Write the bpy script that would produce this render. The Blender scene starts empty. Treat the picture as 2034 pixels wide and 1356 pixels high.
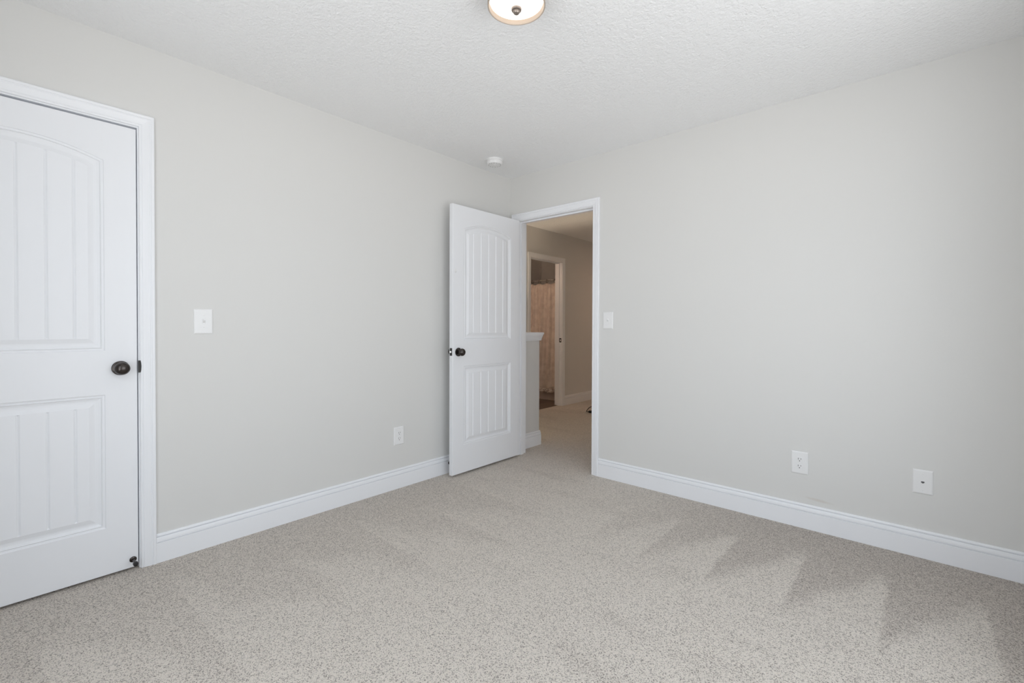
import bpy, bmesh, math, random
from mathutils import Vector, Matrix

random.seed(7)
scene = bpy.context.scene
C = scene.collection

# ------------------------------------------------------------------ camera
FPX, YAW, PITCH, ROLL, SHIFT_PX = 911.39, 0.72382, -0.01209, 0.003687, 20.58
cam_data = bpy.data.cameras.new('camera')
cam_data.sensor_width = 36.0
cam_data.sensor_fit = 'HORIZONTAL'
cam_data.lens = FPX / 2034.0 * 36.0
cam_data.shift_y = -SHIFT_PX / 2034.0
cam_data.clip_start = 0.02
cam = bpy.data.objects.new('camera', cam_data)
C.objects.link(cam)
fwd = Vector((-math.sin(YAW) * math.cos(PITCH), math.cos(YAW) * math.cos(PITCH), math.sin(PITCH)))
right = Vector((math.cos(YAW), math.sin(YAW), 0))
up = right.cross(fwd)
r2 = right * math.cos(ROLL) + up * math.sin(ROLL)
u2 = -right * math.sin(ROLL) + up * math.cos(ROLL)
m = Matrix((r2, u2, -fwd)).transposed().to_4x4()
m.translation = Vector((2.72345, -3.04791, 1.14182))
cam.matrix_world = m
scene.camera = cam

# ------------------------------------------------------------------ world, lights, exposure
WORLD_STRENGTH = 3.75
SKY, GROUND_FILL = (0.70, 0.76, 0.825), (0.945, 0.955, 0.965)
world = bpy.data.worlds.new('world')
scene.world = world
world.use_nodes = True
wn = world.node_tree
wn.nodes.clear()
wo = wn.nodes.new('ShaderNodeOutputWorld')
wb = wn.nodes.new('ShaderNodeBackground')
# overcast sky above, brighter lower half added to throw light up at the ceiling
wtc = wn.nodes.new('ShaderNodeTexCoord')
wsep = wn.nodes.new('ShaderNodeSeparateXYZ')
wramp = wn.nodes.new('ShaderNodeMapRange')
wramp.interpolation_type = 'SMOOTHSTEP'
wramp.inputs[1].default_value, wramp.inputs[2].default_value = -0.06, 0.06
wmix = wn.nodes.new('ShaderNodeMix')
wmix.data_type = 'RGBA'
wmix.inputs[6].default_value = (*GROUND_FILL, 1)
wmix.inputs[7].default_value = (*SKY, 1)
wn.links.new(wtc.outputs['Generated'], wsep.inputs[0])
wn.links.new(wsep.outputs[2], wramp.inputs[0])
wn.links.new(wramp.outputs[0], wmix.inputs[0])
wn.links.new(wmix.outputs[2], wb.inputs['Color'])
wb.inputs['Strength'].default_value = WORLD_STRENGTH
wn.links.new(wb.outputs[0], wo.inputs[0])

ROOM_X, ROOM_Y, H = 3.14, -3.47, 2.44
WIN = [  # (wall, low, high, sill, head)
    ('back', 0.95, 2.70, 0.25, 2.20),
    ('side', -2.80, -0.80, 0.30, 2.25),
]


def area_light(name, loc, rot, sx, sy, power, color, portal=False):
    d = bpy.data.lights.new(name, 'AREA')
    d.shape = 'RECTANGLE'
    d.size, d.size_y = sx, sy
    d.energy = power
    d.color = color
    if portal:
        d.cycles.is_portal = True
    o = bpy.data.objects.new(name, d)
    o.location = loc
    o.rotation_euler = rot
    C.objects.link(o)
    return o


for wall, a, b, s, h in WIN:
    if wall == 'back':
        area_light('window_portal', ((a + b) / 2, ROOM_Y - 0.10, (s + h) / 2), (math.pi / 2, 0, 0), b - a, h - s, 1, (1, 1, 1), True)
    else:
        area_light('window_portal', (ROOM_X + 0.10, (a + b) / 2, (s + h) / 2), (math.pi / 2, 0, math.pi / 2), b - a, h - s, 1, (1, 1, 1), True)

STAIR_W = 41.0
area_light('stairwell_fill', (-0.24, -0.22, -1.0), (math.pi, 0, 0), 0.22, 0.22, STAIR_W, (1.0, 0.80, 0.58))  # added unseen area light, no lamp body; stands in for light from downstairs

scene.view_settings.view_transform = 'Standard'
scene.view_settings.look = 'None'
scene.view_settings.gamma = 1.0
scene.view_settings.use_curve_mapping = False
scene.view_settings.exposure = 0.0
scene.cycles.max_bounces = 16
scene.cycles.diffuse_bounces = 12
scene.cycles.transparent_max_bounces = 12
scene.cycles.use_denoising = True
scene.cycles.sample_clamp_indirect = 8.0


# ------------------------------------------------------------------ materials
def new_mat(name):
    mt = bpy.data.materials.new(name)
    mt.use_nodes = True
    nt = mt.node_tree
    return mt, nt, nt.nodes['Principled BSDF']


def N(nt, kind, **kw):
    n = nt.nodes.new(kind)
    for k, v in kw.items():
        setattr(n, k, v)
    return n


def mth(nt, op, a, b=None, c=None, clamp=False):
    n = nt.nodes.new('ShaderNodeMath')
    n.operation = op
    n.use_clamp = clamp
    for i, v in enumerate((a, b, c)):
        if v is None:
            continue
        if isinstance(v, (int, float)):
            n.inputs[i].default_value = v
        else:
            nt.links.new(v, n.inputs[i])
    return n.outputs[0]


def mixc(nt, fac, a, b):
    n = nt.nodes.new('ShaderNodeMix')
    n.data_type = 'RGBA'
    for sock, v in ((n.inputs[0], fac), (n.inputs[6], a), (n.inputs[7], b)):
        if isinstance(v, (int, float)):
            sock.default_value = v
        elif isinstance(v, tuple):
            sock.default_value = v + (1,) if len(v) == 3 else v
        else:
            nt.links.new(v, sock)
    return n.outputs[2]


def smooth(nt, v, lo, hi):
    n = nt.nodes.new('ShaderNodeMapRange')
    n.interpolation_type = 'SMOOTHSTEP'
    n.inputs[1].default_value = lo
    n.inputs[2].default_value = hi
    nt.links.new(v, n.inputs[0])
    return n.outputs[0]


def bump(nt, bsdf, height, strength, dist):
    b = nt.nodes.new('ShaderNodeBump')
    b.inputs['Strength'].default_value = strength
    b.inputs['Distance'].default_value = dist
    nt.links.new(height, b.inputs['Height'])
    nt.links.new(b.outputs[0], bsdf.inputs['Normal'])


def noise(nt, vec, scale, detail=2.0, rough=0.5):
    n = nt.nodes.new('ShaderNodeTexNoise')
    n.inputs['Scale'].default_value = scale
    n.inputs['Detail'].default_value = detail
    n.inputs['Roughness'].default_value = rough
    nt.links.new(vec, n.inputs['Vector'])
    return n.outputs['Fac']


def simple(name, col, rough=0.5, metal=0.0, bump_scale=None, bump_dist=0.0005, bump_strength=0.3):
    mt, nt, b = new_mat(name)
    b.inputs['Base Color'].default_value = (*col, 1)
    b.inputs['Roughness'].default_value = rough
    b.inputs['Metallic'].default_value = metal
    tc = N(nt, 'ShaderNodeTexCoord')
    f = noise(nt, tc.outputs['Object'], bump_scale or 60.0, 3)
    rr = nt.nodes.new('ShaderNodeMapRange')
    rr.inputs[3].default_value = max(0.02, rough - 0.04)
    rr.inputs[4].default_value = min(1.0, rough + 0.04)
    nt.links.new(f, rr.inputs[0])
    nt.links.new(rr.outputs[0], b.inputs['Roughness'])
    if bump_scale:
        bump(nt, b, f, bump_strength, bump_dist)
    return mt


def wall_paint():
    mt, nt, b = new_mat('greige_wall_paint')
    tc = N(nt, 'ShaderNodeTexCoord')
    sep = N(nt, 'ShaderNodeSeparateXYZ')
    nt.links.new(tc.outputs['Object'], sep.inputs[0])
    X, Z = sep.outputs[0], sep.outputs[2]
    # the faint tan scuff low on the right wall
    dx = mth(nt, 'DIVIDE', mth(nt, 'SUBTRACT', X, 2.32), 0.085)
    zc = mth(nt, 'ADD', mth(nt, 'MULTIPLY', mth(nt, 'SUBTRACT', X, 2.32), -0.06), 0.171)
    dz = mth(nt, 'DIVIDE', mth(nt, 'SUBTRACT', Z, zc), 0.010)
    r = mth(nt, 'ADD', mth(nt, 'MULTIPLY', dx, dx), mth(nt, 'MULTIPLY', dz, dz))
    nz = noise(nt, tc.outputs['Object'], 55.0, 3)
    st = smooth(nt, mth(nt, 'ADD', r, mth(nt, 'MULTIPLY', nz, 0.9)), 1.5, 0.2)
    # only on that wall
    ycut = mth(nt, 'GREATER_THAN', sep.outputs[1], -0.01)
    st = mth(nt, 'MULTIPLY', mth(nt, 'MULTIPLY', st, 0.35), ycut)
    big = noise(nt, tc.outputs['Object'], 1.3, 2)
    base = mixc(nt, big, (0.690, 0.686, 0.670), (0.704, 0.700, 0.684))
    nt.links.new(mixc(nt, st, base, (0.50, 0.42, 0.34)), b.inputs['Base Color'])
    b.inputs['Roughness'].default_value = 0.62
    bump(nt, b, noise(nt, tc.outputs['Object'], 260.0, 2), 0.12, 0.0008)
    return mt


def ceiling_paint():
    mt, nt, b = new_mat('textured_ceiling_paint')
    tc = N(nt, 'ShaderNodeTexCoord')
    b.inputs['Base Color'].default_value = (0.89, 0.895, 0.90, 1)
    b.inputs['Roughness'].default_value = 0.85
    n1 = noise(nt, tc.outputs['Object'], 85.0, 4, 0.6)
    n2 = noise(nt, tc.outputs['Object'], 34.0, 2)
    bump(nt, b, mth(nt, 'ADD', n1, mth(nt, 'MULTIPLY', n2, 0.6)), 0.9, 0.006)
    return mt


def carpet():
    mt, nt, b = new_mat('beige_cut_pile_carpet')
    tc = N(nt, 'ShaderNodeTexCoord')
    P = tc.outputs['Object']
    sep = N(nt, 'ShaderNodeSeparateXYZ')
    nt.links.new(P, sep.inputs[0])
    X, Y = sep.outputs[0], sep.outputs[1]
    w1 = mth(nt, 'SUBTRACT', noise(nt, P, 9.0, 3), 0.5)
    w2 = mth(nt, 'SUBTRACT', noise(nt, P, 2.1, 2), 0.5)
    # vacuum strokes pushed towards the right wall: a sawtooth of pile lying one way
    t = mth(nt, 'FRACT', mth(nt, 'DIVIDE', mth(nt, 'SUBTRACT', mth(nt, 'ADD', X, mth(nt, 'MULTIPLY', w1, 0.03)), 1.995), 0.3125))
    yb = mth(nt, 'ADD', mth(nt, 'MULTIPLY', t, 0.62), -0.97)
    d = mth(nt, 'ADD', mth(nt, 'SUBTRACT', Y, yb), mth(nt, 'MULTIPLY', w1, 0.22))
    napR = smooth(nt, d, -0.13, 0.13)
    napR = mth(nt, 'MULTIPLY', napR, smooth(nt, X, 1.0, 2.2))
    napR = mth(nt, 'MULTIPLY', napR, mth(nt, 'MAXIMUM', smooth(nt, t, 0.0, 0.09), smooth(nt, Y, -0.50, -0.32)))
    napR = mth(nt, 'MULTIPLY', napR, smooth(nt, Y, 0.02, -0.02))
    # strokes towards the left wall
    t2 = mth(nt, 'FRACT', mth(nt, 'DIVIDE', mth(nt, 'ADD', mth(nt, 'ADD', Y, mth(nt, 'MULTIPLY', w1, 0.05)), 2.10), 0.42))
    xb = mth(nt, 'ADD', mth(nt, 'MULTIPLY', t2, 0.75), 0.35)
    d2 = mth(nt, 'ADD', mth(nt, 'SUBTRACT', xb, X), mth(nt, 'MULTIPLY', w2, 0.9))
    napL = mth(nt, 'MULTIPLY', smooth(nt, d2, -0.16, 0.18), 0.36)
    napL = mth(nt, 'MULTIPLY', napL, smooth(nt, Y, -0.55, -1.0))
    # loose footprints and streaks
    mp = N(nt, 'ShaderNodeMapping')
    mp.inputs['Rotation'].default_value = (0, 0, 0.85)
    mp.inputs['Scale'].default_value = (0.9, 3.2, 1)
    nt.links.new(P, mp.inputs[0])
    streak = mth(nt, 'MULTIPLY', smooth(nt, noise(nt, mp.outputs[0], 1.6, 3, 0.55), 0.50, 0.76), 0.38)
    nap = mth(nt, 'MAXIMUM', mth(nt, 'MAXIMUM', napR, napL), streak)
    # yarn tips
    dist = N(nt, 'ShaderNodeTexNoise')
    dist.inputs['Scale'].default_value = 110.0
    nt.links.new(P, dist.inputs['Vector'])
    vadd = N(nt, 'ShaderNodeMix', data_type='RGBA', blend_type='LINEAR_LIGHT')
    vadd.inputs[0].default_value = 0.003
    nt.links.new(P, vadd.inputs[6])
    nt.links.new(dist.outputs['Color'], vadd.inputs[7])
    PV = vadd.outputs[2]
    vor = N(nt, 'ShaderNodeTexVoronoi')
    vor.inputs['Scale'].default_value = 290.0
    nt.links.new(PV, vor.inputs['Vector'])
    tip = vor.outputs['Distance']
    sepc = N(nt, 'ShaderNodeSeparateColor')
    nt.links.new(vor.outputs['Color'], sepc.inputs[0])
    rnd = sepc.outputs[0]
    fine = noise(nt, PV, 420.0, 2, 0.6)
    med = noise(nt, PV, 300.0, 2, 0.6)
    # light yarn, with a scatter of taupe flecks
    fleck = smooth(nt, mth(nt, 'ADD', mth(nt, 'ADD', mth(nt, 'MULTIPLY', rnd, 0.50), mth(nt, 'MULTIPLY', med, 0.9)), mth(nt, 'MULTIPLY', nap, 0.10)), 0.70, 1.00)
    light = mixc(nt, fine, (0.63, 0.571, 0.507), (0.885, 0.812, 0.728))
    col = mixc(nt, mth(nt, 'MULTIPLY', fleck, 0.95), light, (0.215, 0.185, 0.160))
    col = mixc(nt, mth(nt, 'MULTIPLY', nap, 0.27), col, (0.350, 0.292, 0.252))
    nt.links.new(col, b.inputs['Base Color'])
    b.inputs['Roughness'].default_value = 0.95
    b.inputs['Sheen Weight'].default_value = 0.15
    b.inputs['Sheen Roughness'].default_value = 0.6
    h = mth(nt, 'ADD', mth(nt, 'MULTIPLY', tip, -0.9), mth(nt, 'MULTIPLY', fine, 0.5))
    bump(nt, b, h, 0.75, 0.006)
    return mt


def plank_floor():
    mt, nt, b = new_mat('dark_plank_floor')
    tc = N(nt, 'ShaderNodeTexCoord')
    br = N(nt, 'ShaderNodeTexBrick')
    br.inputs['Scale'].default_value = 1.0
    br.inputs['Brick Width'].default_value = 0.9
    br.inputs['Row Height'].default_value = 0.13
    br.inputs['Mortar Size'].default_value = 0.004
    br.inputs['Color1'].default_value = (0.16, 0.115, 0.09, 1)
    br.inputs['Color2'].default_value = (0.22, 0.165, 0.13, 1)
    br.inputs['Mortar'].default_value = (0.05, 0.04, 0.03, 1)
    mp = N(nt, 'ShaderNodeMapping')
    mp.inputs['Rotation'].default_value = (0, 0, math.pi / 2)
    nt.links.new(tc.outputs['Object'], mp.inputs[0])
    nt.links.new(mp.outputs[0], br.inputs['Vector'])
    nt.links.new(br.outputs['Color'], b.inputs['Base Color'])
    b.inputs['Roughness'].default_value = 0.4
    return mt


def fabric(name, a, bcol, scale):
    mt, nt, b = new_mat(name)
    tc = N(nt, 'ShaderNodeTexCoord')
    f = smooth(nt, noise(nt, tc.outputs['Object'], scale, 3), 0.38, 0.62)
    nt.links.new(mixc(nt, f, a, bcol), b.inputs['Base Color'])
    b.inputs['Roughness'].default_value = 0.8
    bump(nt, b, noise(nt, tc.outputs['Object'], 300.0, 2), 0.2, 0.001)
    return mt


def glow(name, col, strength):
    mt, nt, b = new_mat(name)
    b.inputs['Base Color'].default_value = (0.9, 0.88, 0.84, 1)
    b.inputs['Emission Color'].default_value = (*col, 1)
    b.inputs['Emission Strength'].default_value = strength
    b.inputs['Roughness'].default_value = 0.3
    return mt


def pane_glass():
    mt = bpy.data.materials.new('window_glass')
    mt.use_nodes = True
    nt = mt.node_tree
    nt.nodes.clear()
    out = N(nt, 'ShaderNodeOutputMaterial')
    mx = N(nt, 'ShaderNodeMixShader')
    tr = N(nt, 'ShaderNodeBsdfTransparent')
    gl = N(nt, 'ShaderNodeBsdfGlossy')
    gl.inputs['Roughness'].default_value = 0.02
    mx.inputs[0].default_value = 0.06
    nt.links.new(tr.outputs[0], mx.inputs[1])
    nt.links.new(gl.outputs[0], mx.inputs[2])
    nt.links.new(mx.outputs[0], out.inputs[0])
    return mt


M_WALL = wall_paint()
M_CEIL = ceiling_paint()
M_CARPET = carpet()
M_TRIM = simple('white_semigloss_trim', (0.85, 0.862, 0.888), 0.32)
M_DOOR = simple('white_door_paint', (0.83, 0.842, 0.868), 0.42)
M_PLATE = simple('white_plastic_plate', (0.82, 0.82, 0.82), 0.35)
M_SLOT = simple('dark_slot', (0.10, 0.10, 0.10), 0.6)
M_BRONZE = simple('dark_bronze', (0.075, 0.066, 0.062), 0.22, 1.0)
M_STEEL = simple('brushed_steel', (0.62, 0.61, 0.59), 0.28, 1.0)
M_NICKEL = simple('satin_nickel', (0.36, 0.31, 0.28), 0.32, 1.0)
M_DARK = simple('dark_plate', (0.020, 0.018, 0.018), 0.45)
M_BLACK = simple('black_rubber', (0.012, 0.012, 0.013), 0.45)
M_PLANK = plank_floor()
M_CURTAIN = fabric('shower_curtain_cloth', (0.70, 0.61, 0.54), (0.80, 0.71, 0.63), 14.0)
M_HEM = fabric('shower_curtain_hem', (0.45, 0.37, 0.32), (0.80, 0.74, 0.68), 40.0)
M_TUB = simple('tub_enamel', (0.62, 0.54, 0.48), 0.25)
M_DIFF = glow('lamp_diffuser', (1.0, 0.93, 0.84), 1.45)
M_HALLDIFF = glow('hall_lamp_diffuser', (1.0, 0.66, 0.46), 51.0)
M_GLOBE = glow('vanity_globe', (1.0, 0.69, 0.51), 46.0)
M_BAND = simple('cream_lamp_band', (0.43, 0.36, 0.30), 0.5)
M_GLASS = pane_glass()
M_SHADOW = simple('bare_drywall', (0.5, 0.5, 0.5), 0.8)


# ------------------------------------------------------------------ mesh helpers
def link(name, bm, mat, parent=None, loc=None, smooth_angle=None, normals=True):
    me = bpy.data.meshes.new(name)
    if normals:
        bmesh.ops.recalc_face_normals(bm, faces=bm.faces)
    bm.to_mesh(me)
    bm.free()
    for mt in (mat if isinstance(mat, (list, tuple)) else [mat]):
        me.materials.append(mt)
    if smooth_angle is not None:
        me.shade_smooth()
        try:
            me.set_sharp_from_angle(angle=math.radians(smooth_angle))
        except Exception:
            pass
    o = bpy.data.objects.new(name, me)
    C.objects.link(o)
    if parent is not None:
        o.parent = parent
    if loc is not None:
        o.location = loc
    return o


def tag(o, label=None, cat=None, group=None, kind=None):
    if label:
        o['label'] = label
    if cat:
        o['category'] = cat
    if group:
        o['group'] = group
    if kind:
        o['kind'] = kind
    return o


def thing(name, label, cat, loc=(0, 0, 0), rot=(0, 0, 0), group=None, kind=None):
    o = bpy.data.objects.new(name, None)
    o.empty_display_size = 0.1
    o.location = loc
    o.rotation_euler = rot
    C.objects.link(o)
    return tag(o, label, cat, group, kind)


def box(bm, x0, x1, y0, y1, z0, z1):
    vs = [bm.verts.new((x, y, z)) for x in (x0, x1) for y in (y0, y1) for z in (z0, z1)]
    for f in ((0, 1, 3, 2), (4, 6, 7, 5), (0, 4, 5, 1), (2, 3, 7, 6), (0, 2, 6, 4), (1, 5, 7, 3)):
        bm.faces.new([vs[i] for i in f])
    return vs


def boxes(*bs):
    bm = bmesh.new()
    for b in bs:
        box(bm, *b)
    return bm


def bevel(bm, w, seg=2):
    bmesh.ops.bevel(bm, geom=list(bm.edges), offset=w, segments=seg, profile=0.5, affect='EDGES')
    return bm


def bbox_bevel(x0, x1, y0, y1, z0, z1, w, seg=2):
    bm = bmesh.new()
    box(bm, x0, x1, y0, y1, z0, z1)
    return bevel(bm, w, seg)


def lathe(profile, seg=40, bm=None, axis='Z', at=(0, 0, 0)):
    """profile: (radius, height) pairs; axis is the direction of height."""
    bm = bm or bmesh.new()
    at = Vector(at)

    def P(r, h, a):
        c, s = r * math.cos(a), r * math.sin(a)
        v = {'Z': (c, s, h), '-Z': (c, -s, -h), 'X': (h, c, s), '-X': (-h, c, -s), '-Y': (c, -h, s), 'Y': (c, h, -s)}[axis]
        return at + Vector(v)
    rings = []
    for r, h in profile:
        if r < 1e-6:
            rings.append([bm.verts.new(P(0, h, 0))])
        else:
            rings.append([bm.verts.new(P(r, h, 2 * math.pi * i / seg)) for i in range(seg)])
    for A, B in zip(rings, rings[1:]):
        for i in range(seg):
            j = (i + 1) % seg
            if len(A) == 1 and len(B) == 1:
                continue
            if len(A) == 1:
                bm.faces.new((A[0], B[i], B[j]))
            elif len(B) == 1:
                bm.faces.new((A[i], A[j], B[0]))
            else:
                bm.faces.new((A[i], A[j], B[j], B[i]))
    return bm


def tube(bm, pts, r, seg=10):
    pts = [Vector(p) for p in pts]
    rings = []
    for i, p in enumerate(pts):
        d = (pts[min(i + 1, len(pts) - 1)] - pts[max(i - 1, 0)]).normalized()
        ref = Vector((0, 0, 1)) if abs(d.z) < 0.9 else Vector((1, 0, 0))
        a = d.cross(ref).normalized()
        b = d.cross(a)
        rings.append([bm.verts.new(p + r * (a * math.cos(2 * math.pi * k / seg) + b * math.sin(2 * math.pi * k / seg))) for k in range(seg)])
    for A, B in zip(rings, rings[1:]):
        for k in range(seg):
            bm.faces.new((A[k], A[(k + 1) % seg], B[(k + 1) % seg], B[k]))
    bm.faces.new(rings[0])
    bm.faces.new(rings[-1])
    return bm


def sweep(bm, rings, closed_profile=True, caps=True):
    R = [[bm.verts.new(p) for p in ring] for ring in rings]
    n = len(R[0])
    for A, B in zip(R, R[1:]):
        for i in range(n if closed_profile else n - 1):
            j = (i + 1) % n
            bm.faces.new((A[i], A[j], B[j], B[i]))
    if caps:
        bm.faces.new(R[0])
        bm.faces.new(R[-1])
    return bm


# ------------------------------------------------------------------ profiles
# colonial casing: (distance from the inner edge, projection from the wall), 57 mm wide
CASING = [(0.0, 0.0), (0.0, 0.0080), (0.0015, 0.0098), (0.0060, 0.0105), (0.0075, 0.0088), (0.0095, 0.0088), (0.0120, 0.0110),
          (0.0200, 0.0120), (0.0300, 0.0140), (0.0375, 0.0160), (0.0400, 0.0142), (0.0425, 0.0142), (0.0450, 0.0168),
          (0.0500, 0.0180), (0.0545, 0.0175), (0.0570, 0.0150), (0.0570, 0.0)]
# base moulding: (projection, height)
BASE = [(0, 0), (0.0150, 0), (0.0150, 0.0952), (0.0147, 0.0958), (0.0080, 0.0962), (0.0080, 0.0986), (0.0132, 0.0991), (0.0134, 0.1060), (0.0122, 0.1140),
        (0.0104, 0.1215), (0.0092, 0.1218), (0.0035, 0.1222), (0.0035, 0.1244), (0.0090, 0.1249), (0.0090, 0.1300), (0.0070, 0.1345), (0.0035, 0.1365), (0, 0.1365)]


def casing_mesh(lo, hi, head, plane, out, axis):
    """Mitred casing round an opening lo..hi (inner edges) up to head; axis 'y' = wall along y (plane is x), 'x' = wall along x."""
    bm = bmesh.new()
    rings = []
    for corner in range(4):
        ring = []
        for d, p in CASING:
            if corner == 0:
                u, z = lo - d, 0.0
            elif corner == 1:
                u, z = lo - d, head + d
            elif corner == 2:
                u, z = hi + d, head + d
            else:
                u, z = hi + d, 0.0
            w = plane + out * p
            ring.append((w, u, z) if axis == 'y' else (u, w, z))
        rings.append(ring)
    sweep(bm, rings)
    return bm


def base_run(bm, a, b, plane, out, axis, z0=0.0):
    rings = []
    for u in (a, b):
        rings.append([((plane + out * p, u, z + z0) if axis == 'y' else (u, plane + out * p, z + z0)) for p, z in BASE])
    sweep(bm, rings)


# ------------------------------------------------------------------ the setting
DZ = 2.0515            # underside of the head jambs
# closet opening along the left wall, bedroom opening along the right wall
CL0, CL1 = -3.3685, -2.5995
DR0, DR1 = 0.0946, 0.8515
J = 0.020

floor = link('floor', boxes((-0.115, ROOM_X + 0.115, ROOM_Y - 0.115, 4.50, -0.25, 0.0),
                            (-1.125, -0.115, 0.432, 4.50, -0.25, 0.0),
                            (-0.80, -0.115, ROOM_Y - 0.115, -2.45, -0.25, 0.0)), M_CARPET)
tag(floor, 'beige speckled carpet with vacuum marks across bedroom and hall', 'floor', kind='structure')
ceil = link('ceiling', boxes((-2.6, ROOM_X + 0.115, ROOM_Y - 0.115, 4.50, H, H + 0.10)), M_CEIL)
tag(ceil, 'white textured ceiling', 'ceiling', kind='structure')

wl = link('wall_left', boxes((-0.115, 0, ROOM_Y - 0.115, CL0 - J, 0, H), (-0.115, 0, CL0 - J, CL1 + J, DZ + J, H),
                             (-0.115, 0, CL1 + J, 0.115, 0, H)), M_WALL)
tag(wl, 'greige left wall with the closed closet door', 'wall', kind='structure')
wr = link('wall_right', boxes((0, DR0 - J, 0, 0.115, 0, H), (DR0 - J, DR1 + J, 0, 0.115, DZ + J, H),
                              (DR1 + J, ROOM_X + 0.115, 0, 0.115, 0, H)), M_WALL)
tag(wr, 'greige right wall with the doorway to the hall', 'wall', kind='structure')
(_, bw0, bw1, bs, bh), (_, sw0, sw1, ss, sh) = WIN
wbk = link('wall_back', boxes((0, bw0, ROOM_Y - 0.115, ROOM_Y, 0, H), (bw1, ROOM_X, ROOM_Y - 0.115, ROOM_Y, 0, H),
                              (bw0, bw1, ROOM_Y - 0.115, ROOM_Y, 0, bs), (bw0, bw1, ROOM_Y - 0.115, ROOM_Y, bh, H)), M_WALL)
tag(wbk, 'greige window wall behind the camera', 'wall', kind='structure')
wsd = link('wall_side', boxes((ROOM_X, ROOM_X + 0.115, ROOM_Y - 0.115, sw0, 0, H), (ROOM_X, ROOM_X + 0.115, sw1, 0, 0, H),
                              (ROOM_X, ROOM_X + 0.115, sw0, sw1, 0, ss), (ROOM_X, ROOM_X + 0.115, sw0, sw1, sh, H)), M_WALL)
tag(wsd, 'greige window wall opposite the closet door', 'wall', kind='structure')


def window(name, label, wall, a, b, s, h):
    t = thing(name, label, 'window', kind='structure')

    def B(bm, u0, u1, w0, w1, z0, z1):
        if wall == 'back':
            box(bm, u0, u1, ROOM_Y - w1, ROOM_Y - w0, z0, z1)
        else:
            box(bm, ROOM_X + w0, ROOM_X + w1, u0, u1, z0, z1)
    bm = bmesh.new()
    B(bm, a, a + 0.03, 0.0, 0.115, s, h)
    B(bm, b - 0.03, b, 0.0, 0.115, s, h)
    B(bm, a + 0.03, b - 0.03, 0.0, 0.115, h - 0.03, h)
    B(bm, a + 0.03, b - 0.03, 0.0, 0.115, s, s + 0.03)
    B(bm, (a + b) / 2 - 0.025, (a + b) / 2 + 0.025, 0.0, 0.115, s + 0.03, h - 0.03)
    link('window_frame', bm, M_TRIM, t)
    for k in range(2):
        u0 = a + 0.03 if k == 0 else (a + b) / 2 + 0.025
        u1 = (a + b) / 2 - 0.025 if k == 0 else b - 0.03
        bm = bmesh.new()
        zm = (s + h) / 2
        for (p0, p1, z0, z1) in ((u0, u0 + 0.03, s + 0.03, h - 0.03), (u1 - 0.03, u1, s + 0.03, h - 0.03), (u0 + 0.03, u1 - 0.03, s + 0.03, s + 0.07),
                                 (u0 + 0.03, u1 - 0.03, h - 0.065, h - 0.03), (u0 + 0.03, u1 - 0.03, zm - 0.02, zm + 0.02)):
            B(bm, p0, p1, 0.065, 0.095, z0, z1)
        sash = link('sash', bm, M_TRIM, t)
        bm = bmesh.new()
        B(bm, u0 + 0.03, u1 - 0.03, 0.078, 0.082, s + 0.07, h - 0.065)
        link('pane', bm, M_GLASS, sash)
    bm = bmesh.new()
    B(bm, a - 0.06, b + 0.06, -0.03, 0.0, s - 0.02, s)
    link('window_sill', bm, M_TRIM, t)


window('window_1', 'twin window in the wall behind the camera', *WIN[0])
window('window_2', 'twin window in the wall opposite the closet', *WIN[1])

# closet interior and the shaft of the stairs, closed off from the daylight
tag(link('wall_closet', boxes((-0.80, -0.75, ROOM_Y - 0.115, -2.45, 0, H), (-0.75, -0.115, ROOM_Y - 0.115, ROOM_Y - 0.065, 0, H),
                              (-0.75, -0.115, -2.50, -2.45, 0, H)), M_WALL), 'closet walls behind the closed door', 'wall', kind='structure')
tag(link('wall_stairwell', boxes((-1.07, -0.115, -2.40, -2.30, -2.4, H), (-0.115, 0.0, -2.40, 0.432, -2.4, -0.25),
                                 (-1.07, -0.115, 0.432, 0.54, -2.4, -0.25), (-1.07, -0.115, -2.30, 0.432, -2.5, -2.4)), M_WALL),
    'walls of the stairwell behind the half wall', 'wall', kind='structure')

BD0, BD1, BDZ = 1.607, 2.312, 2.036     # bathroom opening
XH = -1.07
tag(link('wall_hall', boxes((XH - 0.115, XH, -2.40, BD0 - J, -2.4, H), (XH - 0.115, XH, BD0 - J, BD1 + J, BDZ + J, H),
                            (XH - 0.115, XH, BD1 + J, 4.50, -0.25, H), (XH - 0.115, XH, BD0 - J, BD1 + J, -0.5, -0.25)), M_WALL),
    'tan lit hall wall around the bathroom doorway', 'wall', kind='structure')
tag(link('wall_hall_end', boxes((XH, 1.10, 4.40, 4.50, 0, H)), M_WALL), 'end wall of the hall', 'wall', kind='structure')
tag(link('wall_hall_right', boxes((1.0, 1.10, 0.115, 4.40, 0, H)), M_WALL), 'right wall of the hall', 'wall', kind='structure')
tag(link('wall_bathroom', boxes((-2.50, -2.40, 0.90, 3.65, 0, H), (-2.40, XH - 0.115, 3.55, 3.65, 0, H), (-2.40, XH - 0.115, 0.90, 1.0, 0, H)), M_WALL),
    'dim bathroom walls behind the shower curtain', 'wall', kind='structure')
tag(link('floor_bathroom', boxes((-2.50, -1.125, 0.90, 3.65, -0.25, -0.004)), M_PLANK), 'dark plank floor of the bathroom', 'floor', kind='structure')

# half wall at the head of the stairs
hw = thing('wall_stair', 'low half wall at the stairs seen through the doorway, under a white cap', 'half wall', kind='structure')
HW1 = 0.432
link('wall_body', boxes((-0.115, 0, 0.115, HW1, 0, 1.004)), M_WALL, hw)
bm = bmesh.new()
box(bm, -0.147, 0.032, 0.115, HW1 + 0.032, 1.058, 1.078)
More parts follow.
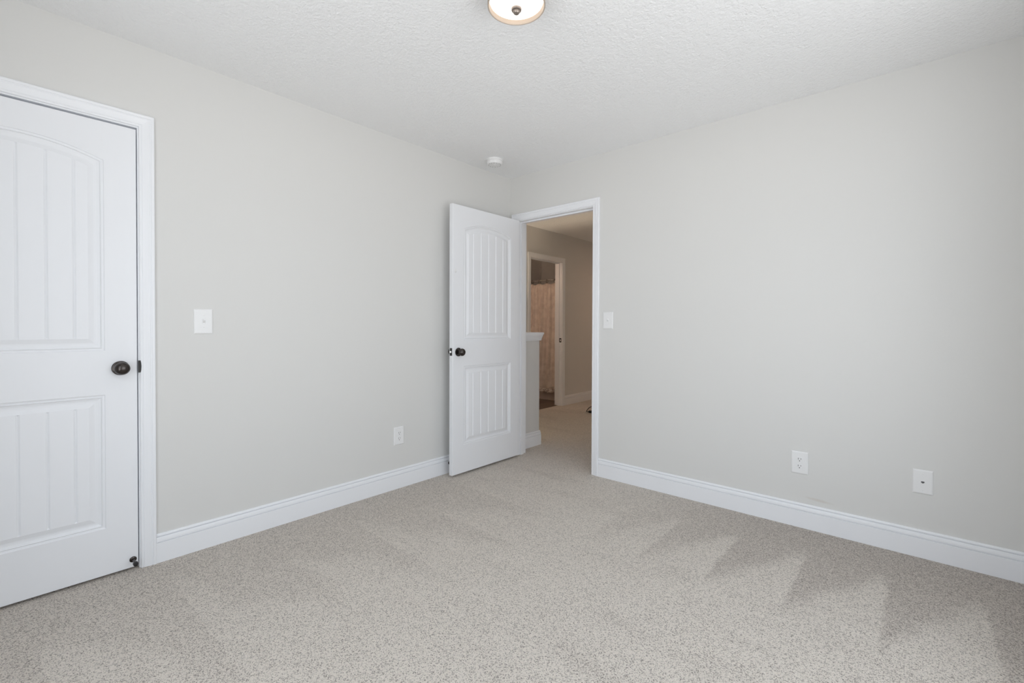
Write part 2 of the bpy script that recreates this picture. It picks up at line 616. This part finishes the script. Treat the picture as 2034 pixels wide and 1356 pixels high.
# stepped bed moulding under the cap
prof = [(0.0, 1.000), (0.013, 1.000), (0.013, 1.008), (0.016, 1.012), (0.0175, 1.030), (0.021, 1.034), (0.023, 1.046), (0.026, 1.050), (0.026, 1.058), (0.0, 1.058)]
rings = []
for k in range(4):
    ring = []
    for d, z in prof:
        ring.append(((-0.115 - d, 0.115, z), (-0.115 - d, HW1 + d, z), (0.0 + d, HW1 + d, z), (0.0 + d, 0.115, z))[k])
    rings.append(ring)
sweep(bm, rings)
link('cap', bm, M_TRIM, hw)
bm = bmesh.new()
rings = []
for k in range(2):
    rings.append([((0.0 + d, 0.133, z), (0.0 + d, HW1 + d, z))[k] for d, z in BASE])
rings.append([(-0.115, HW1 + d, z) for d, z in BASE])
sweep(bm, rings)
link('baseboard', bm, M_TRIM, hw)


# ------------------------------------------------------------------ trims round the three openings
def opening(name, label, lo, hi, head, plane_a, plane_b, out_a, axis, stop=(0.0, 0.0), both=True):
    """Jamb boards between the two wall faces, casing on one or both faces."""
    t = thing(name, label, 'door casing', kind='structure')

    def B(bm, u0, u1, w0, w1, z0, z1):
        if axis == 'y':
            box(bm, w0, w1, u0, u1, z0, z1)
        else:
            box(bm, u0, u1, w0, w1, z0, z1)
    w0, w1 = min(plane_a, plane_b), max(plane_a, plane_b)
    bm = bmesh.new()
    B(bm, lo - J, lo, w0, w1, 0, head + J)
    B(bm, hi, hi + J, w0, w1, 0, head + J)
    B(bm, lo, hi, w0, w1, head, head + J)
    link('jamb', bm, M_TRIM, t)
    s0, s1 = stop
    if s1 > s0:
        bm = bmesh.new()
        B(bm, lo, lo + 0.011, s0, s1, 0, head)
        B(bm, hi - 0.011, hi, s0, s1, 0, head)
        B(bm, lo + 0.011, hi - 0.011, s0, s1, head - 0.011, head)
        link('stop_moulding', bm, M_TRIM, t)
    link('casing', casing_mesh(lo - 0.005, hi + 0.005, head + 0.006, plane_a, out_a, axis), M_TRIM, t)
    if both:
        link('casing', casing_mesh(lo - 0.005, hi + 0.005, head + 0.006, plane_b, -out_a, axis), M_TRIM, t)
    return t


closet_trim = opening('trim_1', 'white moulded casing round the closed closet door', CL0, CL1, DZ, 0.0, -0.115, 1, 'y', (-0.075, -0.040), both=False)
bed_trim = opening('trim_2', 'white moulded casing round the open bedroom doorway', DR0, DR1, DZ, 0.0, 0.115, -1, 'x', (0.040, 0.075))
bath_trim = opening('trim_3', 'white casing round the bathroom doorway across the hall', BD0, BD1, BDZ, XH, XH - 0.115, 1, 'y', (XH - 0.075, XH - 0.040))

# strike plates on the jambs
bm = bbox_bevel(XH - 0.040, XH - 0.006, BD1 - 0.0015, BD1 + 0.002, 0.905, 0.965, 0.0004, 1)
st = link('strike_plate', bm, M_DARK, bath_trim)
link('strike_hole', boxes((XH - 0.028, XH - 0.014, BD1 - 0.0022, BD1 - 0.0010, 0.922, 0.948)), M_PLATE, st)
bm = bmesh.new()
# curved lip of the closet strike, wrapping the jamb edge
ringA, ringB = [], []
rings = []
for k in range(9):
    z = 0.917 + 0.056 * k / 8
    w = 0.0065 * math.sin(math.pi * (0.18 + 0.64 * k / 8))
    rings.append([(0.0085, CL1 - 0.002, z), (0.0100, CL1 - 0.002, z), (0.0118, CL1 + 0.003 + w, z), (0.0085, CL1 + 0.003 + w, z)])
sweep(bm, rings)
link('strike_plate', bm, M_DARK, closet_trim)

# ------------------------------------------------------------------ baseboards
CW = 0.057 + 0.005
bm = bmesh.new()
base_run(bm, CL1 + CW, 0.0, 0.0, 1, 'y')
base_run(bm, ROOM_Y, CL0 - CW, 0.0, 1, 'y')
tag(link('baseboard_left', bm, M_TRIM), 'white baseboard along the left wall', 'baseboard', kind='structure')
bm = bmesh.new()
base_run(bm, DR1 + CW, ROOM_X, 0.0, -1, 'x')
base_run(bm, 0.0, DR0 - CW, 0.0, -1, 'x')
tag(link('baseboard_right', bm, M_TRIM), 'white baseboard along the right wall', 'baseboard', kind='structure')
bm = bmesh.new()
base_run(bm, ROOM_Y, 0.0, ROOM_X, -1, 'y')
tag(link('baseboard_side', bm, M_TRIM), 'white baseboard of the side window wall', 'baseboard', kind='structure')
bm = bmesh.new()
base_run(bm, 0.0, ROOM_X, ROOM_Y, 1, 'x')
tag(link('baseboard_back', bm, M_TRIM), 'white baseboard of the back window wall', 'baseboard', kind='structure')
bm = bmesh.new()
base_run(bm, BD1 + CW, 4.40, XH, 1, 'y')
base_run(bm, 0.55, BD0 - CW, XH, 1, 'y')
tag(link('baseboard_hall', bm, M_TRIM), 'white baseboard of the hall beside the bathroom doorway', 'baseboard', kind='structure')


# ------------------------------------------------------------------ moulded plank panel doors
DW, DH, DT = 0.762, 2.032, 0.035


def door_slab():
    """Slab in local space: x 0..DW across, z 0..DH up, front face at y = 0 facing -y, back at y = DT."""
    bm = bmesh.new()
    half = 0.268
    cx = DW / 2
    fx = half - 0.054                       # half width of the raised field
    gs = [-0.170, -0.085, 0.0, 0.085, 0.170]
    gw = 0.0060
    us = [-1.0]                              # column positions across the field, -1..1
    deep = set()
    for k, g in enumerate(gs):
        us += [(g - gw) / fx, g / fx, (g + gw) / fx]
    us.append(1.0)
    full = []
    for a, b in zip(us, us[1:]):
        full.append(a)
        n = 4 if b - a > 0.1 else 1
        for q in range(1, n):
            full.append(a + (b - a) * q / n)
    full.append(us[-1])
    us = full
    deep = {i for i, u in enumerate(us) if any(abs(u - g / fx) < 1e-6 for g in gs)}
    n = len(us)
    # sticking section: (inset, depth)
    sec = [(0.0, 0.0), (0.003, 0.0032), (0.009, 0.0046), (0.0125, 0.0020), (0.0150, 0.0058), (0.0240, 0.0086), (0.0300, 0.0090), (0.0360, 0.0084), (0.0540, 0.0026)]

    def panel(z0, z1, rise):
        R = (half * half + rise * rise) / (2 * rise) if rise else None
        zc = z1 + rise - R if rise else None
        loops = []
        for d, dep in sec:
            hw_ = half - d
            top, bot = [], []
            for i, u in enumerate(us):
                x = u * hw_
                zt = zc + math.sqrt((R - d) ** 2 - x * x) if rise else z1 - d
                top.append((cx + x, dep, zt))
                bot.append((cx + x, dep, z0 + d))
            loops.append((top, bot))
        V = [([bm.verts.new(p) for p in t], [bm.verts.new(p) for p in b]) for t, b in loops]
        for (t0, b0), (t1, b1) in zip(V, V[1:]):
            for i in range(n - 1):
                bm.faces.new((t0[i], t0[i + 1], t1[i + 1], t1[i]))
                bm.faces.new((b0[i], b1[i], b1[i + 1], b0[i + 1]))
            bm.faces.new((t0[0], t1[0], b1[0], b0[0]))
            bm.faces.new((t0[-1], b0[-1], b1[-1], t1[-1]))
        tF, bF = V[-1]
        gt, gb = {}, {}
        for i in deep:
            for src, dst, s in ((tF, gt, -1), (bF, gb, 1)):
                c = src[i].co
                dst[i] = bm.verts.new((c.x, c.y + 0.0040, c.z + s * 0.006))
        for i in range(n - 1):
            a_t, b_t = gt.get(i, tF[i]), gt.get(i + 1, tF[i + 1])
            a_b, b_b = gb.get(i, bF[i]), gb.get(i + 1, bF[i + 1])
            bm.faces.new((a_t, b_t, b_b, a_b))
        for i in deep:
            for src, dst in ((tF, gt), (bF, gb)):
                bm.faces.new((src[i - 1], src[i], dst[i]))
                bm.faces.new((src[i], src[i + 1], dst[i]))
        return V[0]

    ZU0, ZU1, RU = 1.011, 1.860, 0.056
    ZL0, ZL1 = 0.211, 0.814
    uT, uB = panel(ZU0, ZU1, RU)
    lT, lB = panel(ZL0, ZL1, 0.0)
    zs = [0.0, ZL0, ZL1, ZU0, ZU1, DH]
    e = 0.0022                               # eased edge
    Lx = {z: bm.verts.new((e, 0, z if 0 < z < DH else (e if z == 0 else DH - e))) for z in zs}
    Rx = {z: bm.verts.new((DW - e, 0, z if 0 < z < DH else (e if z == 0 else DH - e))) for z in zs}
    top = [bm.verts.new((v.co.x, 0, DH - e)) for v in uT]
    bot = [bm.verts.new((v.co.x, 0, e)) for v in lB]
    for i in range(n - 1):
        bm.faces.new((top[i], top[i + 1], uT[i + 1], uT[i]))
        bm.faces.new((uB[i], uB[i + 1], lT[i + 1], lT[i]))
        bm.faces.new((lB[i], lB[i + 1], bot[i + 1], bot[i]))
    left = [bot[0], lB[0], lT[0], uB[0], uT[0], top[0]]
    rgt = [bot[-1], lB[-1], lT[-1], uB[-1], uT[-1], top[-1]]
    for k in range(5):
        bm.faces.new((Lx[zs[k]], left[k], left[k + 1], Lx[zs[k + 1]]))
        bm.faces.new((rgt[k], Rx[zs[k]], Rx[zs[k + 1]], rgt[k + 1]))
    # eased edges, sides and back
    fl = [Lx[z] for z in zs] + top + [Rx[z] for z in reversed(zs)] + list(reversed(bot))
    ring0, seen = [], set()
    for v in fl:
        if v not in seen:
            seen.add(v)
            ring0.append(v)

    def grow(y):
        out = []
        for v in ring0:
            x = 0.0 if v.co.x < e + 1e-6 else (DW if v.co.x > DW - e - 1e-6 else v.co.x)
            z = 0.0 if v.co.z < e + 1e-6 else (DH if v.co.z > DH - e - 1e-6 else v.co.z)
            out.append(bm.verts.new((x, y, z)))
        return out
    r1 = grow(e)
    r2_ = grow(DT)
    k = len(ring0)
    for i in range(k):
        j = (i + 1) % k
        bm.faces.new((ring0[i], ring0[j], r1[j], r1[i]))
        bm.faces.new((r1[i], r1[j], r2_[j], r2_[i]))
    bm.faces.new(r2_)
    return bm


KNOB = [(0.0, 0.0), (0.0325, 0.0), (0.0325, 0.0025), (0.0305, 0.0060), (0.0240, 0.0080), (0.0150, 0.0095), (0.0115, 0.0120), (0.0105, 0.0200),
        (0.0125, 0.0245), (0.0180, 0.0270), (0.0245, 0.0310), (0.0280, 0.0375), (0.0285, 0.0430), (0.0268, 0.0500), (0.0220, 0.0565), (0.0150, 0.0610),
        (0.0075, 0.0632), (0.0, 0.0638)]


def knob(parent, x, z, y=0.0, axis='-Y'):
    sgn = axis
    k = link('knob', lathe(KNOB[6:], 36, axis=sgn, at=(x, y, z)), M_BRONZE, parent, smooth_angle=50)
    r = link('rose', lathe(KNOB[:8], 36, axis=sgn, at=(x, y, z)), M_BRONZE, k, smooth_angle=40)
    return k


slab_mesh = None


def make_door(name, label, loc, rot, knob_x, knob_z):
    global slab_mesh
    t = thing(name, label, 'door', loc, rot, kind='structure')
    if slab_mesh is None:
        s = link('door_slab', door_slab(), M_DOOR, t)
        slab_mesh = s.data
    else:
        s = bpy.data.objects.new('door_slab', slab_mesh)
        C.objects.link(s)
        s.parent = t
    knob(t, knob_x, knob_z)
    knob(t, knob_x, knob_z, DT, 'Y')
    return t


# closed closet door, front face turned into the room (+x); local x runs along +y
d1 = make_door('door_1', 'closed white arch-panel closet door with dark knob on the left wall', (-0.0012, CL0 + 0.0035, 0.0115), (0, 0, math.pi / 2), DW - 0.0600, 0.930)
# bedroom door swung a quarter turn, standing out from the hinge jamb; seen face looks to +x, latch edge to -y
d2 = make_door('door_2', 'open white arch-panel bedroom door standing against the left wall near the corner', (0.1325, -0.7835, 0.0170), (0, 0, math.pi / 2), 0.0575, 0.924)
# latch edge of the open door: local x = 0 face
fp = link('latch_plate', bbox_bevel(-0.0014, 0.003, 0.0050, 0.0300, 0.898, 0.955, 0.0004, 1), M_DARK, d2)
bm = bmesh.new()
sweep(bm, [[(0.0, 0.0120, z), (-0.0110, 0.0225, z), (0.0, 0.0235, z)] for z in (0.9200, 0.9330)])
link('latch_bolt', bm, M_STEEL, fp)
for z in (0.25, 1.02, 1.80):
    bm = lathe([(0.0, 0.0), (0.0075, 0.0), (0.0075, 0.089), (0.0, 0.089)], 16, at=(DW + 0.006, DT + 0.004, z - 0.045))
    link('hinge', bm, M_BRONZE, d2, smooth_angle=40)

# little white hook stuck to the open door, over the knob
hk = thing('wall_hook', 'tiny white adhesive hook stuck on the open door above its knob', 'hook', (0.1325, -0.7590, 1.548))
link('hook_plate', bbox_bevel(-0.0002, 0.0025, -0.007, 0.007, -0.012, 0.016, 0.0008, 2), M_PLATE, hk)
bm = bmesh.new()
tube(bm, [(0.002, 0, -0.004), (0.006, 0, -0.009), (0.0105, 0, -0.0105), (0.0135, 0, -0.0075), (0.0142, 0, -0.002)], 0.0024, 10)
link('hook_arm', bm, M_PLATE, hk, smooth_angle=50)


# ------------------------------------------------------------------ door stops
def door_stop(name, label, loc, axis):
    t = thing(name, label, 'door stop', loc)
    link('flange', lathe([(0.0, 0.0), (0.0130, 0.0), (0.0135, 0.0020), (0.0120, 0.0040), (0.0060, 0.0060), (0.0, 0.0062)], 28, axis=axis), M_BRONZE, t, smooth_angle=45)
    link('stem', lathe([(0.0, 0.004), (0.0058, 0.004), (0.0050, 0.008), (0.0046, 0.055), (0.0, 0.055)], 20, axis=axis), M_BRONZE, t, smooth_angle=45)
    link('rubber_tip', lathe([(0.0, 0.050), (0.0085, 0.050), (0.0098, 0.054), (0.0098, 0.066), (0.0080, 0.0715), (0.0, 0.0725)], 24, axis=axis), M_BLACK, t, smooth_angle=45)
    return t


door_stop('door_stop', 'dark door stop screwed low on the closet door', (-0.0012, -2.6230, 0.0485), 'X')
door_stop('door_stop', 'dark door stop on the baseboard behind the open door', (0.0150, -0.7105, 0.0780), 'X')


# ------------------------------------------------------------------ wall plates (local: plate in the xz plane, front towards -y)
def plate(parent, w=0.083, h=0.126, t=0.0062):
    bm = bmesh.new()
    o_ = [(-w / 2, -h / 2), (w / 2, -h / 2), (w / 2, h / 2), (-w / 2, h / 2)]
    rings = []
    for s, y in ((0.0, 0.0), (0.0, -0.0022), (0.0012, -0.0040), (0.0055, -t)):
        rings.append([(x - math.copysign(s, x), y, z - math.copysign(s, z)) for x, z in o_])
    sweep(bm, rings)
    return link('plate', bm, M_PLATE, parent)


def screw(parent, x, z, y=-0.0062):
    bm = lathe([(0.0, 0.0012), (0.0022, 0.0009), (0.0031, 0.0), (0.0, 0.0)], 16, axis='-Y', at=(x, y, z))
    s = link('screw', bm, M_PLATE, parent, smooth_angle=40)
    return s


LEFT_ROT, RIGHT_ROT = (0, 0, math.pi / 2), (0, 0, 0)


def toggle_switch(label, loc, rot):
    t = thing('light_switch', label, 'light switch', loc, rot)
    p = plate(t)
    link('toggle_collar', bbox_bevel(-0.0065, 0.0065, -0.0072, -0.0050, -0.0135, 0.0135, 0.0007, 1), M_PLATE, p)
    bm = bmesh.new()
    rings = []
    for (y, z, hz, hx) in ((-0.006, 0.000, 0.0085, 0.0048), (-0.011, 0.003, 0.0058, 0.0044), (-0.0165, 0.0075, 0.0040, 0.0040), (-0.0180, 0.0090, 0.0028, 0.0034)):
        rings.append([(-hx, y, z - hz), (hx, y, z - hz), (hx, y, z + hz), (-hx, y, z + hz)])
    sweep(bm, rings)
    link('toggle', bm, M_PLATE, t)
    screw(t, 0, 0.0300)
    screw(t, 0, -0.0300)
    return t


def outlet(label, loc, rot):
    t = thing('power_outlet', label, 'outlet', loc, rot)
    plate(t)
    for s in (1, -1):
        zc = 0.0195 * s
        bm = bmesh.new()
        pts = []
        for k in range(40):
            a = 2 * math.pi * k / 40
            x, z = 0.0172 * math.cos(a), 0.0172 * math.sin(a)
            z = max(-0.0138, min(0.0138, z))
            pts.append((x, z))
        sweep(bm, [[(x * f, y, z * f + zc) for x, z in pts] for f, y in ((1.0, -0.0055), (1.0, -0.0072), (0.96, -0.0078))])
        r = link('receptacle', bm, M_PLATE, t)
        bm = bmesh.new()
        box(bm, -0.0077, -0.0052, -0.0082, -0.0074, zc - 0.0015, zc + 0.0075)
        box(bm, 0.0052, 0.0077, -0.0082, -0.0074, zc - 0.0002, zc + 0.0068)
        lathe([(0.0, 0.0074), (0.0027, 0.0074), (0.0027, 0.0082), (0.0, 0.0082)], 14, bm, '-Y', (0, 0, zc - 0.0085))
        link('slot', bm, M_SLOT, r)
    screw(t, 0, 0)
    return t


toggle_switch('white toggle light switch on the left wall beside the closet door', (0.0, -2.3385, 1.1570), LEFT_ROT)
toggle_switch('white toggle light switch right of the open doorway', (0.9890, 0.0, 1.1830), RIGHT_ROT)
outlet('white power outlet low on the left wall near the open door', (0.0, -1.1640, 0.3665), LEFT_ROT)
outlet('white power outlet low on the right wall', (2.2275, 0.0, 0.3660), RIGHT_ROT)
cp = thing('wall_jack', 'white wall plate with one small dark jack, right of the outlet on the right wall', 'wall jack', (2.7510, 0.0, 0.3750), RIGHT_ROT)
plate(cp, 0.0770, 0.1190)
link('jack_bezel', bbox_bevel(-0.0095, 0.0095, -0.0074, -0.0050, -0.0075, 0.0075, 0.0007, 1), M_PLATE, cp)
jk = link('jack', boxes((-0.0062, 0.0062, -0.0082, -0.0070, -0.0030, 0.0036), (-0.0030, 0.0030, -0.0082, -0.0070, -0.0056, -0.0030)), M_SLOT, cp)
screw(cp, 0, 0.042)
screw(cp, 0, -0.042)

# ------------------------------------------------------------------ ceiling light and smoke detector


def flush_light(name, label, loc, diff_mat):
    t = thing(name, label, 'ceiling light', loc)
    LR = 0.97
    # drum band open at the bottom: outer wall, lip, inner wall
    link('drum_band', lathe([(0.0, 0.0), (0.1140 * LR, 0.0), (0.1140 * LR, -0.0780), (0.1125 * LR, -0.0800), (0.1100 * LR, -0.0800), (0.1085 * LR, -0.0780), (0.1085 * LR, -0.0520), (0.0, -0.0520)], 72), M_BAND, t, smooth_angle=30)
    link('diffuser', lathe([(0.1080 * LR, -0.0560), (0.1050 * LR, -0.0630), (0.0900 * LR, -0.0710), (0.0600 * LR, -0.0810), (0.0300 * LR, -0.0865), (0.0, -0.0885)], 72), diff_mat, t, smooth_angle=40)
    f = link('finial', lathe([(0.0, -0.0860), (0.0198, -0.0860), (0.0202, -0.0900), (0.0185, -0.0950), (0.0130, -0.0975), (0.0125, -0.1030), (0.0090, -0.1070), (0.0, -0.1085)], 36), M_NICKEL, t, smooth_angle=40)
    return t


flush_light('ceiling_light', 'round flush ceiling light, lit, with a metal finial', (1.5610, -1.7140, H), M_DIFF)
flush_light('ceiling_light', 'round flush ceiling light in the hall beyond the doorway', (-0.10, 3.70, H), M_HALLDIFF)

sd = thing('smoke_detector', 'round white smoke detector on the ceiling by the corner', 'smoke detector', (0.2240, -0.4330, H))
link('mounting_base', lathe([(0.0, 0.0), (0.0650, 0.0), (0.0650, -0.0090), (0.0630, -0.0110), (0.0, -0.0110)], 56), M_PLATE, sd, smooth_angle=30)
link('housing', lathe([(0.0, -0.0100), (0.0605, -0.0100), (0.0605, -0.0150), (0.0615, -0.0170), (0.0605, -0.0330), (0.0570, -0.0385), (0.0500, -0.0405), (0.0250, -0.0420), (0.0, -0.0420)], 56), M_PLATE, sd, smooth_angle=30)
bm = bmesh.new()
for k in range(14):
    a = 2 * math.pi * k / 14
    lathe([(0.0, -0.0405), (0.0030, -0.0405), (0.0030, -0.0412), (0.0, -0.0412)], 10, bm, 'Z', (0.047 * math.cos(a), 0.047 * math.sin(a), 0))
link('vent_holes', bm, M_SLOT, sd)
link('test_button', lathe([(0.0, -0.0415), (0.0085, -0.0415), (0.0085, -0.0432), (0.0070, -0.0440), (0.0, -0.0440)], 24), M_PLATE, sd, smooth_angle=35)

# ------------------------------------------------------------------ bathroom beyond the hall
XB0, XB1 = -2.40, XH - 0.115
rod = thing('curtain_rod', 'metal shower curtain rod across the dim bathroom', 'curtain rod', (0, 2.600, 1.838))
bm = bmesh.new()
tube(bm, [(XB0 + 0.004, 0, 0), (XB1 - 0.004, 0, 0)], 0.0125, 18)
link('pole', bm, M_STEEL, rod, smooth_angle=40)
for x, ax in ((XB0, 'X'), (XB1, '-X')):
    link('end_flange', lathe([(0.0, 0.0), (0.026, 0.0), (0.026, 0.006), (0.016, 0.020), (0.0, 0.020)], 24, axis=ax, at=(x, 0, 0)), M_STEEL, rod, smooth_angle=40)

curt = thing('shower_curtain', 'beige shower curtain hanging in the bathroom seen through the hall', 'curtain', (0, 2.585, 0))
NX, NZ = 260, 40
CX0, CX1 = XB0 + 0.10, XB1 - 0.03
ringx = [CX1 - 0.045 - 0.145 * k for k in range(8) if CX1 - 0.045 - 0.145 * k > CX0]


def curtain_pt(u, v):
    """u 0..1 along the rod, v 0 at the top .. 1 at the hem."""
    x = CX0 + (CX1 - CX0) * u
    near = min(abs(x - r) for r in ringx)
    sag = 0.022 * (1 - math.cos(math.pi * min(1, near / 0.0725))) / 2 * (1 - v) ** 8
    z = 1.795 - sag - (1.795 - 0.175) * v
    amp = 0.010 + 0.016 * min(1, v * 3)
    y = amp * math.sin(2 * math.pi * x / 0.145 + 0.6 * math.sin(3 * v)) + 0.006 * math.sin(2 * math.pi * x / 0.052 + 4 * v)
    y += 0.007 * math.exp(-v * 14) * math.sin(2 * math.pi * x / 0.024)
    return Vector((x, y, z))


bm = bmesh.new()
G = [[bm.verts.new(curtain_pt(i / NX, j / NZ)) for i in range(NX + 1)] for j in range(NZ + 1)]
for j in range(NZ):
    for i in range(NX):
        bm.faces.new((G[j][i], G[j][i + 1], G[j + 1][i + 1], G[j + 1][i]))
o = link('cloth', bm, M_CURTAIN, curt, smooth_angle=80)
mod = o.modifiers.new('thickness', 'SOLIDIFY')
mod.thickness = 0.0015
bm = bmesh.new()
rows = []
for j, (dz, dy) in enumerate(((0.0, -0.004), (0.012, -0.010), (0.045, -0.008), (0.062, -0.012))):
    row = []
    for i in range(NX + 1):
        p = curtain_pt(i / NX, 1.0)
        row.append(bm.verts.new((p.x, p.y + dy + 0.004 * math.sin(2 * math.pi * p.x / 0.033) * (j > 0), p.z + 0.008 - dz)))
    rows.append(row)
for A, B in zip(rows, rows[1:]):
    for i in range(NX):
        bm.faces.new((A[i], A[i + 1], B[i + 1], B[i]))
o = link('ruffled_hem', bm, M_HEM, curt, smooth_angle=80)
mod = o.modifiers.new('thickness', 'SOLIDIFY')
mod.thickness = 0.0015

first = None
for x in ringx:
    if first is None:
        bm = bmesh.new()
        pts = [(0, 0.021 * math.sin(2 * math.pi * k / 24), 0.029 * math.cos(2 * math.pi * k / 24)) for k in range(24)]
        pts.append(pts[0])
        tube(bm, pts, 0.0022, 8)
        first = link('curtain_ring', bm, M_BRONZE, smooth_angle=60)
        r = first
    else:
        r = first.copy()
        C.objects.link(r)
    r.location = (x, 2.596, 1.8225)
    tag(r, 'small dark ring holding the shower curtain on its rod', 'curtain ring', 'shower curtain rings')

tub = thing('bathtub', 'bathtub edge showing under the shower curtain', 'bathtub')
bm = bmesh.new()
o_ = [(XB0 + 0.002, 2.640), (XB1 - 0.002, 2.640), (XB1 - 0.002, 3.548), (XB0 + 0.002, 3.548)]
cxt, cyt = (XB0 + XB1) / 2, 3.09


def inset(s):
    return [(cxt + (x - cxt) * (1 - s / 0.6), cyt + (y - cyt) * (1 - s / 0.45)) for x, y in o_]


rings = [[(x, y, -0.004) for x, y in o_], [(x, y, 0.40) for x, y in o_], [(x, y, 0.415) for x, y in inset(0.006)], [(x, y, 0.415) for x, y in inset(0.07)],
         [(x, y, 0.39) for x, y in inset(0.085)], [(x, y, 0.10) for x, y in inset(0.14)], [(x, y, 0.075) for x, y in inset(0.19)]]
sweep(bm, rings)
link('tub_shell', bm, M_TUB, tub)

vl = thing('vanity_light', 'globe light on the bathroom wall opposite the shower curtain', 'wall light', (-1.75, 1.0, 1.95))
link('back_plate', lathe([(0.0, 0.0), (0.05, 0.0), (0.05, 0.012), (0.012, 0.020), (0.012, 0.060), (0.0, 0.060)], 28, axis='Y'), M_STEEL, vl, smooth_angle=40)
link('globe', lathe([(0.06 * math.sin(math.pi * k / 16), 0.110 - 0.06 * math.cos(math.pi * k / 16)) for k in range(17)], 28, axis='Y'), M_GLOBE, vl, smooth_angle=60)

# ------------------------------------------------------------------ black cord end on the hall carpet
cord = thing('plug_lead', 'black plug and curled cord lying on the hall carpet beyond the doorway', 'cord', (-0.445, 2.130, 0.0))
bm = bmesh.new()
box(bm, -0.055, 0.09, -0.028, 0.028, 0.0, 0.050)
for v in bm.verts:
    if v.co.x < 0:
        v.co.y *= 0.55
        v.co.z = v.co.z * 0.55 + 0.002
bevel(bm, 0.006, 2)
link('plug', bm, M_BLACK, cord, smooth_angle=50)
bm = bmesh.new()
pts = []
ctrl = [Vector(p) for p in ((-0.05, 0.0, 0.014), (-0.105, 0.03, 0.008), (-0.125, 0.06, 0.012), (-0.10, 0.10, 0.055), (-0.03, 0.14, 0.075), (0.08, 0.17, 0.070), (0.22, 0.18, 0.030), (0.40, 0.16, 0.008))]
for i in range(len(ctrl) - 1):
    p0, p1, p2, p3 = ctrl[max(i - 1, 0)], ctrl[i], ctrl[i + 1], ctrl[min(i + 2, len(ctrl) - 1)]
    for q in range(6):
        s = q / 6
        pts.append(0.5 * ((2 * p1) + (p2 - p0) * s + (2 * p0 - 5 * p1 + 4 * p2 - p3) * s * s + (3 * p1 - p0 - 3 * p2 + p3) * s ** 3))
pts.append(ctrl[-1])
tube(bm, pts, 0.005, 10)
link('cable', bm, M_BLACK, cord, smooth_angle=60)
